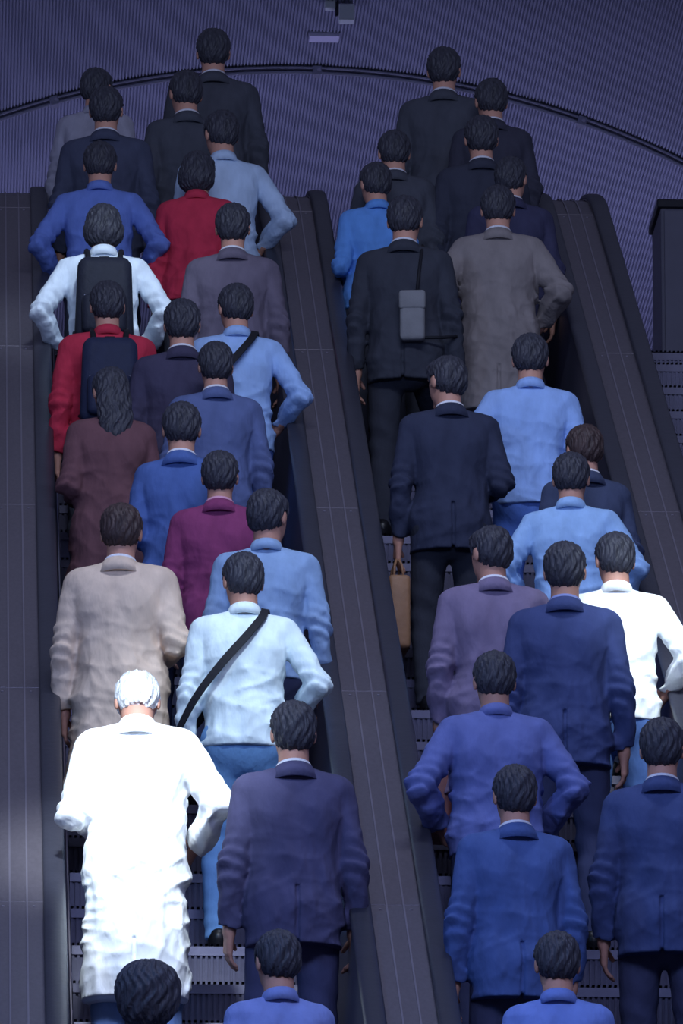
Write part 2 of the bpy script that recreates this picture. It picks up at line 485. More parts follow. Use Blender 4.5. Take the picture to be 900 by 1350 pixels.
def to_mesh(name, parts):
    Vs, Fs, off = [], [], 0
    for V, Fq in parts:
        Vs.append(V); Fs.append(Fq + off); off += len(V)
    V = np.concatenate(Vs); Fq = np.concatenate(Fs)[:, ::-1]
    me = bpy.data.meshes.new(name)
    me.vertices.add(len(V)); me.vertices.foreach_set('co', V.astype(np.float32).ravel())
    me.loops.add(len(Fq) * 4); me.loops.foreach_set('vertex_index', Fq.astype(np.int32).ravel())
    me.polygons.add(len(Fq)); me.polygons.foreach_set('loop_start', np.arange(0, len(Fq) * 4, 4, dtype=np.int32))
    me.update(calc_edges=True); me.validate()
    me.polygons.foreach_set('use_smooth', np.ones(len(Fq), bool))
    return me
def rng(a, b, h): return np.arange(a, b + h, h)
def vari(a, fa, fb, b, hc, hf):
    return np.concatenate([np.arange(a, fa, hc), np.arange(fa, fb, hf), np.arange(fb, b + hc, hc)])

def ik(a, c, l1, l2, pole):
    a, c, pole = np.array(a, float), np.array(c, float), np.array(pole, float)
    v = c - a; d = np.linalg.norm(v); d2 = min(d, (l1 + l2) * 0.999); u = v / d
    x = (l1 * l1 - l2 * l2 + d2 * d2) / (2 * d2); h = math.sqrt(max(l1 * l1 - x * x, 0))
    p = pole - u * (pole @ u); p /= np.linalg.norm(p) + 1e-9
    return a + u * x + p * h

# arm poses: (elbow, wrist, finger curl) for the right side; left is mirrored
ARM = {
    'down': ((0.226, -0.035, 1.085), (0.234, 0.045, 0.845), 0.5),
    'fist': ((0.230, -0.030, 1.085), (0.246, 0.020, 0.840), 1.35),
    'out': ((0.312, -0.075, 1.135), (0.215, 0.135, 1.02), 0.9),
    'fold': ((0.236, -0.060, 1.100), (0.150, 0.200, 1.10), 1.0),
    'lift': ((0.285, 0.010, 1.110), (0.185, 0.215, 1.28), 1.2),
    'pack': ((0.270, -0.065, 1.110), (0.150, 0.165, 1.24), 1.3),
}
def skeleton(pose):
    sk = {}
    nar = pose.get('narrow', 1.0)
    for side, sg in (('R', 1), ('L', -1)):
        e, wv, curl = ARM[pose['arm' + side]]
        m = np.array([sg * nar, 1, 1])
        sk['sh' + side] = np.array([sg * 0.170 * nar, -0.005, 1.365])
        sk['el' + side] = np.array(e) * m
        sk['wr' + side] = np.array(wv) * m
        sk['cu' + side] = curl
        hip = np.array([sg * 0.088, 0, 0.885])
        fx = sg * 0.105; fy, fz = 0.0, 0.0
        if pose.get('walk') == side: fy, fz = 0.40, 0.231
        ank = np.array([fx, fy - 0.02, fz + 0.085])
        sk['hip' + side] = hip; sk['an' + side] = ank
        sk['kn' + side] = ik(hip, ank, 0.415, 0.405, (sg * 0.12, 1, 0))
        sk['foot' + side] = (fx, fy, fz)
    yaw, pit = pose.get('head', (0, 0))
    a, b = math.radians(yaw), math.radians(pit)
    Rz = np.array([[math.cos(a), -math.sin(a), 0], [math.sin(a), math.cos(a), 0], [0, 0, 1]])
    Rx = np.array([[1, 0, 0], [0, math.cos(b), -math.sin(b)], [0, math.sin(b), math.cos(b)]])
    sk['T'] = (Rz @ Rx, np.array([0, -0.01, 1.47]))
    return sk

def hand(sk, side):
    sg = 1 if side == 'R' else -1
    w_ = sk['wr' + side]; d = w_ - sk['el' + side]; d /= np.linalg.norm(d)
    m = np.array([-sg, 0.15, 0.0]); m = m - d * (m @ d); m /= np.linalg.norm(m)      # palm faces the body
    f = np.cross(d, m); f = f if f[1] > 0 else -f                                     # towards the thumb
    c = sk['cu' + side]
    ctr = w_ + d * 0.08
    g = SDF(rng(ctr[0] - 0.125, ctr[0] + 0.125, 0.0048), rng(ctr[1] - 0.125, ctr[1] + 0.125, 0.0048), rng(ctr[2] - 0.125, ctr[2] + 0.125, 0.0048))
    g.cone(w_ - d * 0.05, w_ + d * 0.012, 0.028, 0.026, 0)
    for q in (-0.026, -0.009, 0.009, 0.026):
        g.cone(w_ + d * 0.005 + f * q * 0.6, w_ + d * 0.088 + f * q, 0.015, 0.0125, 0.012)
    for q, ln in ((-0.030, 0.058), (-0.0105, 0.074), (0.0095, 0.08), (0.029, 0.070)):
        p0 = w_ + d * 0.088 + f * q; r = 0.0086
        ang = 0.0
        for sgm, fr in enumerate((0.45, 0.32, 0.23)):
            ang += c * (0.55, 0.75, 0.55)[sgm]
            p1 = p0 + (d * math.cos(ang) + m * math.sin(ang)) * ln * fr
            g.cone(p0, p1, r, r * 0.93, 0.003); p0 = p1; r *= 0.93
    t0 = w_ + d * 0.028 + f * 0.022; t1 = t0 + (d * 0.55 + f * 0.6 + m * 0.45) * 0.048; t2 = t1 + (d * 0.8 + f * 0.05 + m * 0.55) * 0.034
    g.cone(t0, t1, 0.0135, 0.0105, 0.008); g.cone(t1, t2, 0.0105, 0.0085, 0.003)
    return g.arrays()

def head_prims(g, T):
    g.ell((0, -0.004, 1.612), (0.076, 0.094, 0.090), 0.02, T)
    g.ell((0, 0.038, 1.553), (0.057, 0.056, 0.074), 0.03, T)
    g.ell((0, 0.078, 1.492), (0.024, 0.020, 0.018), 0.025, T)
    g.ell((0, 0.082, 1.622), (0.050, 0.014, 0.010), 0.012, T)          # brow
    g.ell((0, 0.101, 1.575), (0.0135, 0.020, 0.013), 0.012, T)         # nose
    g.ell((0, 0.094, 1.597), (0.008, 0.012, 0.026), 0.012, T)
    for sg in (-1, 1):
        g.ell((sg * 0.031, 0.092, 1.602), (0.015, 0.012, 0.009), 0.0, T, 'sub')
        g.ell((sg * 0.031, 0.078, 1.602), (0.0125, 0.0125, 0.0105), 0.002, T)
        g.ell((sg * 0.078, -0.006, 1.583), (0.010, 0.020, 0.032), 0.006, T)
    g.ell((0, 0.090, 1.536), (0.024, 0.010, 0.006), 0.005, T)
    g.ell((0, 0.089, 1.524), (0.021, 0.010, 0.0065), 0.005, T)

def torso(g, f, nar, k=0.045):
    """f: thickness added by the cloth"""
    g.ell((0, -0.005, 1.215), (0.158 * nar + f, 0.108 + f, 0.235), k)
    g.cone((-0.135 * nar, -0.012, 1.353), (0.135 * nar, -0.012, 1.353), 0.062 + f * 0.7, 0.062 + f * 0.7, k)
    for sg in (-1, 1):
        g.cone((sg * 0.145 * nar, -0.012, 1.365), (sg * 0.03, -0.022, 1.412), 0.047 + f * 0.5, 0.036 + f * 0.3, k)
        g.ell((sg * 0.085 * nar, -0.062, 1.265), (0.075 + f * 0.5, 0.05 + f, 0.11), k)       # shoulder blades
    g.cone((0, 0, 1.13), (0, 0.0, 0.96), 0.143 * nar + f, 0.145 * nar + f, k, 0.72)
    g.ell((0, -0.012, 0.905), (0.166 + f, 0.122 + f, 0.13 + min(f, 0)), k)

def body_mesh(sk, nar):
    g = SDF(vari(-0.36, -0.115, 0.115, 0.36, 0.016, 0.0055), vari(-0.2, -0.13, 0.16, 0.5, 0.016, 0.0055),
            np.concatenate([np.arange(0.02, 1.42, 0.016), np.arange(1.42, 1.78, 0.0055)]))
    torso(g, -0.012, nar, 0.04)
    for s in 'LR':
        g.cone(sk['sh' + s], sk['el' + s], 0.046, 0.036, 0.03); g.cone(sk['el' + s], sk['wr' + s], 0.036, 0.024, 0.015)
        g.cone(sk['hip' + s], sk['kn' + s], 0.078, 0.05, 0.03); g.cone(sk['kn' + s], sk['an' + s], 0.05, 0.034, 0.02)
        fx, fy, fz = sk['foot' + s]
        g.cone((fx, fy - 0.02, fz + 0.05), (fx, fy + 0.10, fz + 0.035), 0.032, 0.026, 0.02)
    T = sk['T']
    top = T[0] @ (np.array([0, -0.01, 1.56]) - T[1]) + T[1]
    g.cone((0, -0.012, 1.38), top, 0.060, 0.056, 0.03)
    head_prims(g, T)
    return to_mesh('body', [g.arrays(), hand(sk, 'R'), hand(sk, 'L')])

def hair_mesh(sk, style):
    T = sk['T']
    g = SDF(rng(-0.19, 0.19, 0.0065), rng(-0.22, 0.24, 0.0065), rng(1.24, 1.86, 0.0065))
    if style == 'puff':
        g.ell((0, -0.02, 1.628), (0.122, 0.128, 0.112), 0.0, T)
        g.ell((0, -0.06, 1.56), (0.105, 0.08, 0.09), 0.04, T)
    else:
        g.ell((0, -0.010, 1.622), (0.0865, 0.101, 0.094), 0.0, T)
        g.ell((0, -0.040, 1.575), (0.074, 0.066, 0.068), 0.02, T)
        g.ell((0, 0.055, 1.672), (0.06, 0.04, 0.032), 0.03, T)
    if style == 'long':
        g.ell((0, -0.062, 1.50), (0.088, 0.052, 0.14), 0.03, T)
        g.ell((0, -0.078, 1.40), (0.082, 0.036, 0.11), 0.03, T)
    if style == 'bob':
        g.ell((0, -0.030, 1.555), (0.100, 0.085, 0.085), 0.03, T)
    g.ell((0, 0.10, 1.555), (0.095, 0.078, 0.105), 0, T, 'sub')         # the face stays free
    if style == 'short':
        for sg in (-1, 1): g.ell((sg * 0.088, 0.012, 1.575), (0.028, 0.034, 0.045), 0, T, 'sub')
        g.ell((0, -0.03, 1.455), (0.13, 0.12, 0.062), 0, T, 'sub')
    X, Y, Z = g.pts((slice(None),) * 3)
    ang = np.arctan2(X, Y - 0.0)
    g.D = g.D + (0.0035 * np.sin(ang * 26 + 4 * np.sin(Z * 40)) + 0.0025 * np.sin(ang * 11 + Z * 90)).astype(np.float32)
    return to_mesh('hair', [g.arrays()])

GARM = {   # cloth thickness, hem, sleeve extra, flare
    'suit': dict(f=0.020, hem=0.765, sl=0.012, flare=0.176),
    'shirt': dict(f=0.012, hem=0.855, sl=0.010, flare=0.176),
    'coat': dict(f=0.030, hem=0.52, sl=0.018, flare=0.225),
    'long': dict(f=0.030, hem=0.40, sl=0.018, flare=0.20),
    'jacket': dict(f=0.028, hem=0.86, sl=0.018, flare=0.180),
}
def top_mesh(sk, kind, nar, seed):
    G = GARM[kind]; f = G['f']; h = 0.0085
    g = SDF(rng(-0.43, 0.43, h), rng(-0.27, 0.36, h), rng(G['hem'] - 0.03, 1.50, h))
    torso(g, f, nar)
    if G['hem'] < 0.9:
        g.cone((0, -0.005, 1.02), (0, -0.005, G['hem'] - 0.05), 0.148 + f, G['flare'] + 0.01, 0.04, 0.82)
    for s in 'LR':
        g.cone(sk['sh' + s], sk['el' + s], 0.052 + G['sl'], 0.041 + G['sl'], 0.014)
    X, Y, Z = g.pts((slice(None),) * 3)
    r = random.Random(seed); ph = [r.uniform(0, 6.28) for _ in range(8)]
    low = np.clip((1.36 - Z) / 0.3, 0, 1)
    fold = 0.0036 * np.sin(X * 46 + Z * 9 * np.sin(ph[0]) + ph[1]) * low + 0.004 * np.sin(Z * 34 + np.abs(X) * 60 + ph[2]) * low * np.clip((np.abs(X) - 0.03) / 0.08, 0, 1)
    fold = fold + 0.006 * np.sin(Z * 24 + ph[3] + X * 12) * np.exp(-((Z - 1.0) / 0.09) ** 2)
    amp = {'shirt': 0.0062, 'suit': 0.0042, 'jacket': 0.0058, 'coat': 0.0050, 'long': 0.0060}[kind]
    for q_ in range(5):          # sharp-crested creases running across the cloth
        an_ = r.uniform(0.35, 1.25) * (1 if q_ % 2 else -1); fq = r.uniform(17, 34)
        cx_, cz_ = math.cos(an_), math.sin(an_)
        wv = np.sin((X * cx_ + Z * cz_ + Y * 0.25) * fq + 1.5 * np.sin((X * cz_ - Z * cx_) * fq * 0.55 + ph[q_]) + ph[7 - q_])
        fold = fold - amp * ((1 - np.abs(wv)) ** 2.2 - 0.22) * (0.25 + 0.75 * low)
    # forearms are added after the folds and cut clean at the cuff
    for s in 'LR':
        e, w_ = sk['el' + s], sk['wr' + s]; d = (w_ - e) / np.linalg.norm(w_ - e); we = w_ - d * 0.012
        R = 0.09
        q = g.sl(np.minimum(e, we) - R, np.maximum(e, we) + R, 0.03)
        x, y, z = g.pts(q)
        L = np.linalg.norm(we - e)
        t = (x - e[0]) * d[0] + (y - e[1]) * d[1] + (z - e[2]) * d[2]
        tc = np.clip(t, 0, L)
        dd = np.sqrt((x - e[0] - tc * d[0]) ** 2 + (y - e[1] - tc * d[1]) ** 2 + (z - e[2] - tc * d[2]) ** 2) - (0.042 + G['sl'] - 0.010 * tc / L)
        dd = np.maximum(dd, t - L)
        g.put(q, dd.astype(np.float32), 0.012, 'u')
        az = e[2]
        fold = fold + 0.0034 * np.sin(Z * 120 + ph[4] + Y * 60 + X * 40) * np.exp(-((Z - az) / 0.09) ** 2) * np.clip((np.abs(X) - 0.17) / 0.03, 0, 1)
    g.D = g.D + fold.astype(np.float32)
    # hem: everything below is cut, except the sleeves
    core = (np.abs(X) < 0.215) & (Z < G['hem']) if kind in ('shirt', 'jacket') else (Z < G['hem']) & (X > -9)
    armz = min(sk['wrL'][2], sk['wrR'][2])
    if kind in ('shirt', 'jacket', 'suit'):
        dl = np.full(g.D.shape, 1.0, np.float32)
        for s in 'LR':
            e, w_ = sk['el' + s], sk['wr' + s]
            ab = w_ - e; t = np.clip(((X - e[0]) * ab[0] + (Y - e[1]) * ab[1] + (Z - e[2]) * ab[2]) / (ab @ ab), 0, 1)
            dl = np.minimum(dl, np.sqrt((X - e[0] - t * ab[0]) ** 2 + (Y - e[1] - t * ab[1]) ** 2 + (Z - e[2] - t * ab[2]) ** 2))
        keep = dl < 0.066
        hemd = (G['hem'] - Z) + np.zeros_like(g.D)
        g.D = np.where(keep, g.D, np.maximum(g.D, hemd)).astype(np.float32)
    else:
        g.cut((0, 0, -1), -G['hem'])
    if kind in ('suit', 'coat', 'long'):       # back vent and centre seam
        ven = np.maximum(np.abs(X) - 0.007, np.maximum(Z - (G['hem'] + 0.22), Y + 0.03))
        g.D = np.maximum(g.D, np.minimum(-ven, g.D + 0.014)).astype(np.float32)
    g.cone((0, -0.004, 1.452), (0, 0.004, 1.60), 0.058, 0.064, 0, 1.0, 'sub')
    return to_mesh(kind, [g.arrays()])

def ring_mesh(r, zb, zf, h, th, gap):
    """a turned-up collar round the neck: back height zb, front zf"""
    bm = bmesh.new(); n = 28; rows = []
    for i in range(n + 1):
        a = math.radians(90 + gap) + math.radians(360 - 2 * gap) * i / n
        cx, cy = math.cos(a), math.sin(a)
        mz = zf + (zb - zf) * (0.5 - 0.5 * cy)
        row = []
        for rr, dz in ((r + th, -h), (r, 0.0), (r - 0.003, 0.0), (r - 0.003 + th * 0.5, -h)):
            row.append(bm.verts.new((cx * rr, cy * rr * 1.02 - 0.012, mz + dz)))
        rows.append(row)
    for A, B in zip(rows[:-1], rows[1:]):
        for k in range(4): bm.faces.new((A[k], A[(k + 1) % 4], B[(k + 1) % 4], B[k]))
    bm.faces.new(rows[0]); bm.faces.new(rows[-1][::-1])
    return bm_mesh('collar', bm)
SHIRT_COLLAR = ring_mesh(0.0665, 1.482, 1.440, 0.05, 0.018, 10)
SUIT_COLLAR = ring_mesh(0.0765, 1.470, 1.418, 0.062, 0.034, 26)

def trouser_mesh(sk):
    g = SDF(rng(-0.28, 0.28, 0.012), rng(-0.24, 0.6, 0.012), rng(0.02, 1.02, 0.012))
    g.ell((0, -0.012, 0.89), (0.168, 0.126, 0.16), 0.04)
    for s in 'LR':
        g.cone(sk['hip' + s], sk['kn' + s], 0.092, 0.068, 0.03)
        an = sk['an' + s] + np.array([0, 0, -0.035])
        g.cone(sk['kn' + s], an, 0.068, 0.056, 0.02)
        g.ell(sk['hip' + s] + np.array([0, -0.035, 0.0]), (0.082, 0.078, 0.10), 0.03)
    X, Y, Z = g.pts((slice(None),) * 3)
    g.D = g.D + (0.004 * np.sin(Z * 60 + X * 30) * np.exp(-((Z - 0.48) / 0.15) ** 2) + 0.003 * np.sin(Z * 90) * np.exp(-((Z - 0.12) / 0.08) ** 2)).astype(np.float32)
    g.cut((0, 0, 1), 0.985)
    for s in 'LR':      # clean hems above the shoe
        fx, fy, fz = sk['foot' + s]
        if fz > 0: continue
    g.cut((0, 0, -1), -0.045)
    if sk['footL'][2] > 0 or sk['footR'][2] > 0:
        q = g.sl((-1, 0.24, 0), (1, 1, 0.275), 0)
        g.D[q] = np.maximum(g.D[q], 0.01)
    return to_mesh('trousers', [g.arrays()])

def shoe_mesh():
    g = SDF(rng(-0.075, 0.075, 0.006), rng(-0.13, 0.22, 0.006), rng(-0.02, 0.14, 0.006))
    g.cone((0, -0.035, 0.03), (0.004, 0.125, 0.022), 0.042, 0.045, 0.02)
    g.cone((0, -0.045, 0.06), (0, 0.02, 0.055), 0.036, 0.040, 0.03)
    g.cut((0, 0, -1), -0.0)
    X, Y, Z = g.pts((slice(None),) * 3)
    g.D = np.maximum(g.D, -np.maximum(np.maximum(np.abs(Y - 0.02) - 0.035, Z - 0.012), -1)).astype(np.float32)
    return to_mesh('shoe', [g.arrays()])
SHOE_ME = shoe_mesh()

CACHE = {}
def cached(key, fn):
    if key not in CACHE: CACHE[key] = fn()
    return CACHE[key]

# ------------------------------------------------------------------ the crowd
POSES = {
    'stand': dict(armL='down', armR='down', head=(0, 0)),
    'look_left': dict(armL='down', armR='fold', head=(28, -6)),
    'look_right': dict(armL='fist', armR='down', head=(-26, -4)),
    'read': dict(armL='fold', armR='fold', head=(6, -26)),
    'elbows': dict(armL='out', armR='out', head=(0, -10)),
    'left_elbow': dict(armL='out', armR='fold', head=(-8, -8)),
    'right_elbow': dict(armL='fist', armR='out', head=(10, -8)),
    'walk_l': dict(armL='down', armR='fold', head=(0, -8), walk='L'),
    'walk_r': dict(armL='down', armR='fist', head=(-4, -10), walk='R'),
    'slim': dict(armL='fold', armR='down', head=(8, -8), narrow=0.88),
    'slim_r': dict(armL='fist', armR='fold', head=(-16, -6), narrow=0.88),
    'bowed': dict(armL='fold', armR='out', head=(4, -40)),
}
TOPH = 1.712
def place(px, py, esc, H):
    """find the step on which a figure of height H shows its crown at (px, py)"""
    best = None
    cand = [(Y2 + 0.5 + 0.2 * i, ZF, False) for i in range(5)] + [(sy + 0.19, base(sy), True) for sy in STEP_YS]
    for yy, zz, st in cand:
        X = at_y(px, py, yy)[0]
        q = project((X, yy, zz + H))
        e = abs(q[1] - py)
        if e < 13: best = (e, yy, zz, X, st)          # the lowest step that fits
        elif best is None or (best[0] >= 13 and e < best[0]): best = (e, yy, zz, X, st)
    e, yy, zz, X, st = best
    # trim: small shift on the tread, then a small change of stature
    Z = at_y(px, py, yy)[2]
    k = min(max((Z - zz) / H, 0.955), 1.045)
    X = at_y(px, py, yy)[0]
    X = min(max(X, ESC_X[esc] - 0.30), ESC_X[esc] + 0.33)
    return X, yy, zz, k * H / TOPH

PEOPLE = []
def person(px, py, esc, pose, top, topc, pants, hair, label, H=1.70, collar=None, yaw=0.0, dx=0.0):
    P = POSES[pose]
    yaw = yaw or ((len(PEOPLE) * 37) % 17 - 8) * 1.1
    sk = cached(('sk', pose), lambda: skeleton(P)); nar = P.get('narrow', 1.0)
    X, Y, Z, sc = place(px, py, esc, H)
    X += dx
    e = empty('person', (X, Y - (0.06 if P.get('walk') else 0.0), Z))
    e.rotation_euler.z = math.radians(yaw); e.scale = (sc, sc, sc)
    tag(e, label, 'person', 'commuters riding up the escalators')
    body = link('body', cached(('body', pose), lambda: body_mesh(sk, nar)), e, M_SKIN)
    style, hc = hair
    link('hair', cached(('hair', pose, style), lambda: hair_mesh(sk, style)), e, M_HAIR[hc])
    nm = {'suit': 'suit_jacket', 'shirt': 'shirt', 'coat': 'coat', 'long': 'long_coat', 'jacket': 'jacket'}[top]
    g = link(nm, cached(('top', pose, top), lambda: top_mesh(sk, top, nar, hash(pose + top) & 0 or len(pose) * 7 + len(top))), e, cloth(topc))
    if top in ('suit', 'coat', 'long'):
        link('coat_collar', SUIT_COLLAR, g, cloth(topc), True)
        link('shirt_collar', SHIRT_COLLAR, e, cloth(collar or (226, 226, 236)), True)
    else:
        link('shirt_collar', SHIRT_COLLAR, e, cloth(collar or topc), True)
    link('trousers', cached(('trousers', pose), lambda: trouser_mesh(sk)), e, cloth(pants))
    for s in 'LR':
        o = link('shoe', SHOE_ME, e, M_SHOE); o.location = sk['foot' + s]
    PEOPLE.append((label, X, Y))
    e['_'] = 0
    del e['_']
    return dict(e=e, sk=sk, sc=sc, X=X, Y=Y, Z=Z, yaw=yaw)

BLK = (72, 74, 84); NAVY = (64, 68, 96); DNAVY = (68, 72, 92); CHAR = (76, 76, 88)  # black cloth lifted to charcoal; the veil of haze is in its colour
SH, BOB, LNG = 'short', 'bob', 'long'
Pn = {}
# --- left escalator, left file (top to bottom)
Pn['l0'] = person(106, 90, 1, 'slim_r', 'jacket', (150, 148, 164), DNAVY, (SH, 'black'), 'person in a pale grey jacket at the top left, in front of a dark suit', 1.66)
Pn['l1'] = person(140, 116, 1, 'stand', 'suit', DNAVY, DNAVY, (SH, 'black'), 'person in a dark navy suit just behind the pale grey jacket, top left', 1.70)
Pn['l2'] = person(112, 186, 1, 'elbows', 'shirt', (100, 122, 190), DNAVY, (SH, 'black'), 'person in a mid blue shirt near the top of the left file', 1.68)
Pn['l3'] = person(112, 268, 1, 'elbows', 'shirt', (226, 236, 246), DNAVY, (BOB, 'black'), 'person in a white shirt with elbows out under a dark backpack', 1.66)
Pn['l4'] = person(124, 372, 1, 'stand', 'jacket', (186, 52, 74), BLK, (SH, 'black'), 'person in a crimson jacket in the left file below the white shirt', 1.66)
Pn['l5'] = person(125, 484, 1, 'slim', 'coat', (104, 72, 78), (84, 74, 78), (LNG, 'black'), 'long-haired person in a dark maroon coat above the tan coat', 1.64)
Pn['l6'] = person(130, 668, 1, 'walk_l', 'coat', (222, 198, 176), (60, 56, 64), (SH, 'brown'), 'person in a long tan coat on the left file', 1.70)
Pn['l7'] = person(182, 868, 1, 'bowed', 'long', (245, 247, 250), (150, 180, 220), (SH, 'white'), 'white-haired person in a glaring white long coat, lower left', 1.74, (245, 247, 250))
Pn['l8'] = person(195, 1276, 1, 'stand', 'suit', (76, 88, 128), NAVY, ('puff', 'black'), 'person with full rounded hair cut off by the bottom edge at the left', 1.66)
# --- left escalator, right file
Pn['r0'] = person(300, 40, 1, 'stand', 'suit', BLK, BLK, (SH, 'black'), 'person in a black suit with a pale collar, highest head on the left escalator', 1.74)
Pn['r0b'] = person(246, 93, 1, 'slim', 'suit', BLK, BLK, (SH, 'black'), 'person in black half hidden at the left of the highest black suit', 1.66)
Pn['r1'] = person(313, 146, 1, 'right_elbow', 'shirt', (176, 196, 222), DNAVY, (SH, 'black'), 'person in a pale grey-blue shirt below the highest black suit', 1.68)
Pn['r2'] = person(260, 200, 1, 'slim_r', 'jacket', (190, 54, 78), BLK, (BOB, 'black'), 'person in a bright red jacket near the top of the left escalator', 1.60)
Pn['r3'] = person(324, 270, 1, 'stand', 'suit', (104, 96, 112), DNAVY, (SH, 'black'), 'person in a mauve-grey suit to the right of the red jacket', 1.66)
Pn['r4'] = person(240, 396, 1, 'stand', 'suit', (66, 62, 84), DNAVY, (SH, 'black'), 'person in a dark plum suit to the left of the light blue shirt and strap', 1.68)
Pn['r5'] = person(312, 374, 1, 'right_elbow', 'shirt', (154, 184, 230), (84, 116, 196), (SH, 'black'), 'person in a light blue shirt with a dark shoulder strap beside the middle deck', 1.68)
Pn['r6'] = person(284, 452, 1, 'stand', 'suit', (90, 102, 144), NAVY, (SH, 'black'), 'person in a slate blue suit directly behind the light blue shirt and strap', 1.66)
Pn['r7'] = person(240, 530, 1, 'slim', 'suit', (78, 102, 160), NAVY, (SH, 'black'), 'person in a strong blue suit at the inner side of the left escalator', 1.66)
Pn['r8'] = person(290, 596, 1, 'stand', 'suit', (134, 62, 104), NAVY, (SH, 'black'), 'person in a crimson-purple jacket with a pink collar', 1.66, (214, 160, 184))
Pn['r10'] = person(364, 646, 1, 'look_right', 'shirt', (150, 178, 214), NAVY, (SH, 'black'), 'person in a pale grey-blue shirt close to the middle deck', 1.66)
Pn['r11'] = person(322, 728, 1, 'right_elbow', 'shirt', (222, 236, 240), (110, 150, 196), (SH, 'black'), 'person in a nearly white shirt with a dark shoulder strap', 1.68)
Pn['r12'] = person(392, 926, 1, 'stand', 'suit', (80, 78, 108), (76, 76, 106), (SH, 'black'), 'person in a dark navy suit at the bottom beside the middle deck', 1.72)
Pn['r13'] = person(368, 1226, 1, 'slim', 'shirt', (126, 140, 196), NAVY, (SH, 'black'), 'person in a lavender-blue shirt at the bottom edge behind the dark navy suit', 1.66)
# --- right escalator, upper group
Pn['q0'] = person(585, 64, 2, 'stand', 'suit', BLK, BLK, (SH, 'black'), 'person in a black suit with a pale collar, highest head on the right escalator', 1.74, None)
Pn['q0b'] = person(520, 172, 2, 'slim', 'coat', BLK, BLK, (SH, 'black'), 'person in a black coat at the upper left of the right escalator', 1.62)
Pn['q1'] = person(648, 104, 2, 'slim', 'suit', (60, 60, 74), BLK, (SH, 'black'), 'person in dark grey just to the right of the highest black suit', 1.66)
Pn['q2'] = person(634, 154, 2, 'stand', 'suit', (58, 60, 74), BLK, (SH, 'black'), 'person in a dark suit, second down beneath the highest on the right escalator', 1.66)
Pn['q3'] = person(672, 208, 2, 'look_right', 'suit', (60, 60, 86), BLK, (SH, 'black'), 'person in a navy suit above the grey-brown coat', 1.66)
Pn['qblue'] = person(478, 214, 2, 'slim', 'shirt', (96, 146, 214), BLK, (SH, 'black'), 'person in a bright blue shirt beside the middle deck, partly hidden by black', 1.60, dx=-0.07)
Pn['qb'] = person(514, 262, 2, 'walk_r', 'suit', (58, 60, 70), (54, 56, 66), (SH, 'black'), 'tall person in black with a pale sling bag on the right escalator', 1.72)
Pn['q4'] = person(656, 244, 2, 'elbows', 'coat', (132, 124, 124), CHAR, (SH, 'black'), 'person in a grey-brown coat on the upper right escalator', 1.70)
Pn['q5'] = person(698, 440, 2, 'left_elbow', 'shirt', (146, 176, 228), (90, 124, 200), (SH, 'black'), 'person in a light blue shirt with the left elbow out', 1.70)
Pn['qd'] = person(592, 470, 2, 'look_left', 'suit', (52, 56, 76), (50, 52, 62), (SH, 'black'), 'person in dark navy with a brown bag, left of the light blue shirts', 1.68)
Pn['q6'] = person(776, 560, 2, 'slim', 'suit', (66, 74, 100), DNAVY, (SH, 'brown'), 'person in a dark blue-grey jacket beside the right deck strip', 1.60)
Pn['q7'] = person(752, 596, 2, 'elbows', 'shirt', (156, 190, 232), (70, 96, 170), (SH, 'black'), 'person in a light blue shirt in front of the dark blue-grey jacket', 1.68)
Pn['q8'] = person(744, 716, 2, 'stand', 'suit', (64, 74, 116), NAVY, (SH, 'black'), 'person in a dark blue suit to the left of the glaring white shirt', 1.70, (130, 140, 190))
Pn['q9'] = person(842, 702, 2, 'right_elbow', 'shirt', (242, 247, 250), (90, 120, 180), (SH, 'black'), 'person in a glaring white shirt at the right edge', 1.68)
Pn['q10'] = person(650, 694, 2, 'look_left', 'coat', (124, 112, 140), (96, 90, 116), (SH, 'black'), 'person in a mauve-grey coat on the lower right escalator', 1.68)
Pn['q11'] = person(652, 858, 2, 'elbows', 'jacket', (100, 110, 166), NAVY, (SH, 'black'), 'person in a dusty blue jacket behind the mauve-grey coat', 1.68)
Pn['q12'] = person(676, 1010, 2, 'stand', 'suit', (74, 94, 146), NAVY, (SH, 'black'), 'person in a deep blue suit in the lower middle of the right escalator', 1.70)
Pn['q13'] = person(872, 948, 2, 'stand', 'suit', (64, 76, 118), NAVY, (SH, 'black'), 'person in navy at the lower right edge', 1.70, None)
Pn['q14'] = person(735, 1228, 2, 'slim', 'shirt', (112, 134, 200), NAVY, (SH, 'black'), 'person in a blue shirt at the bottom edge of the right escalator', 1.66)

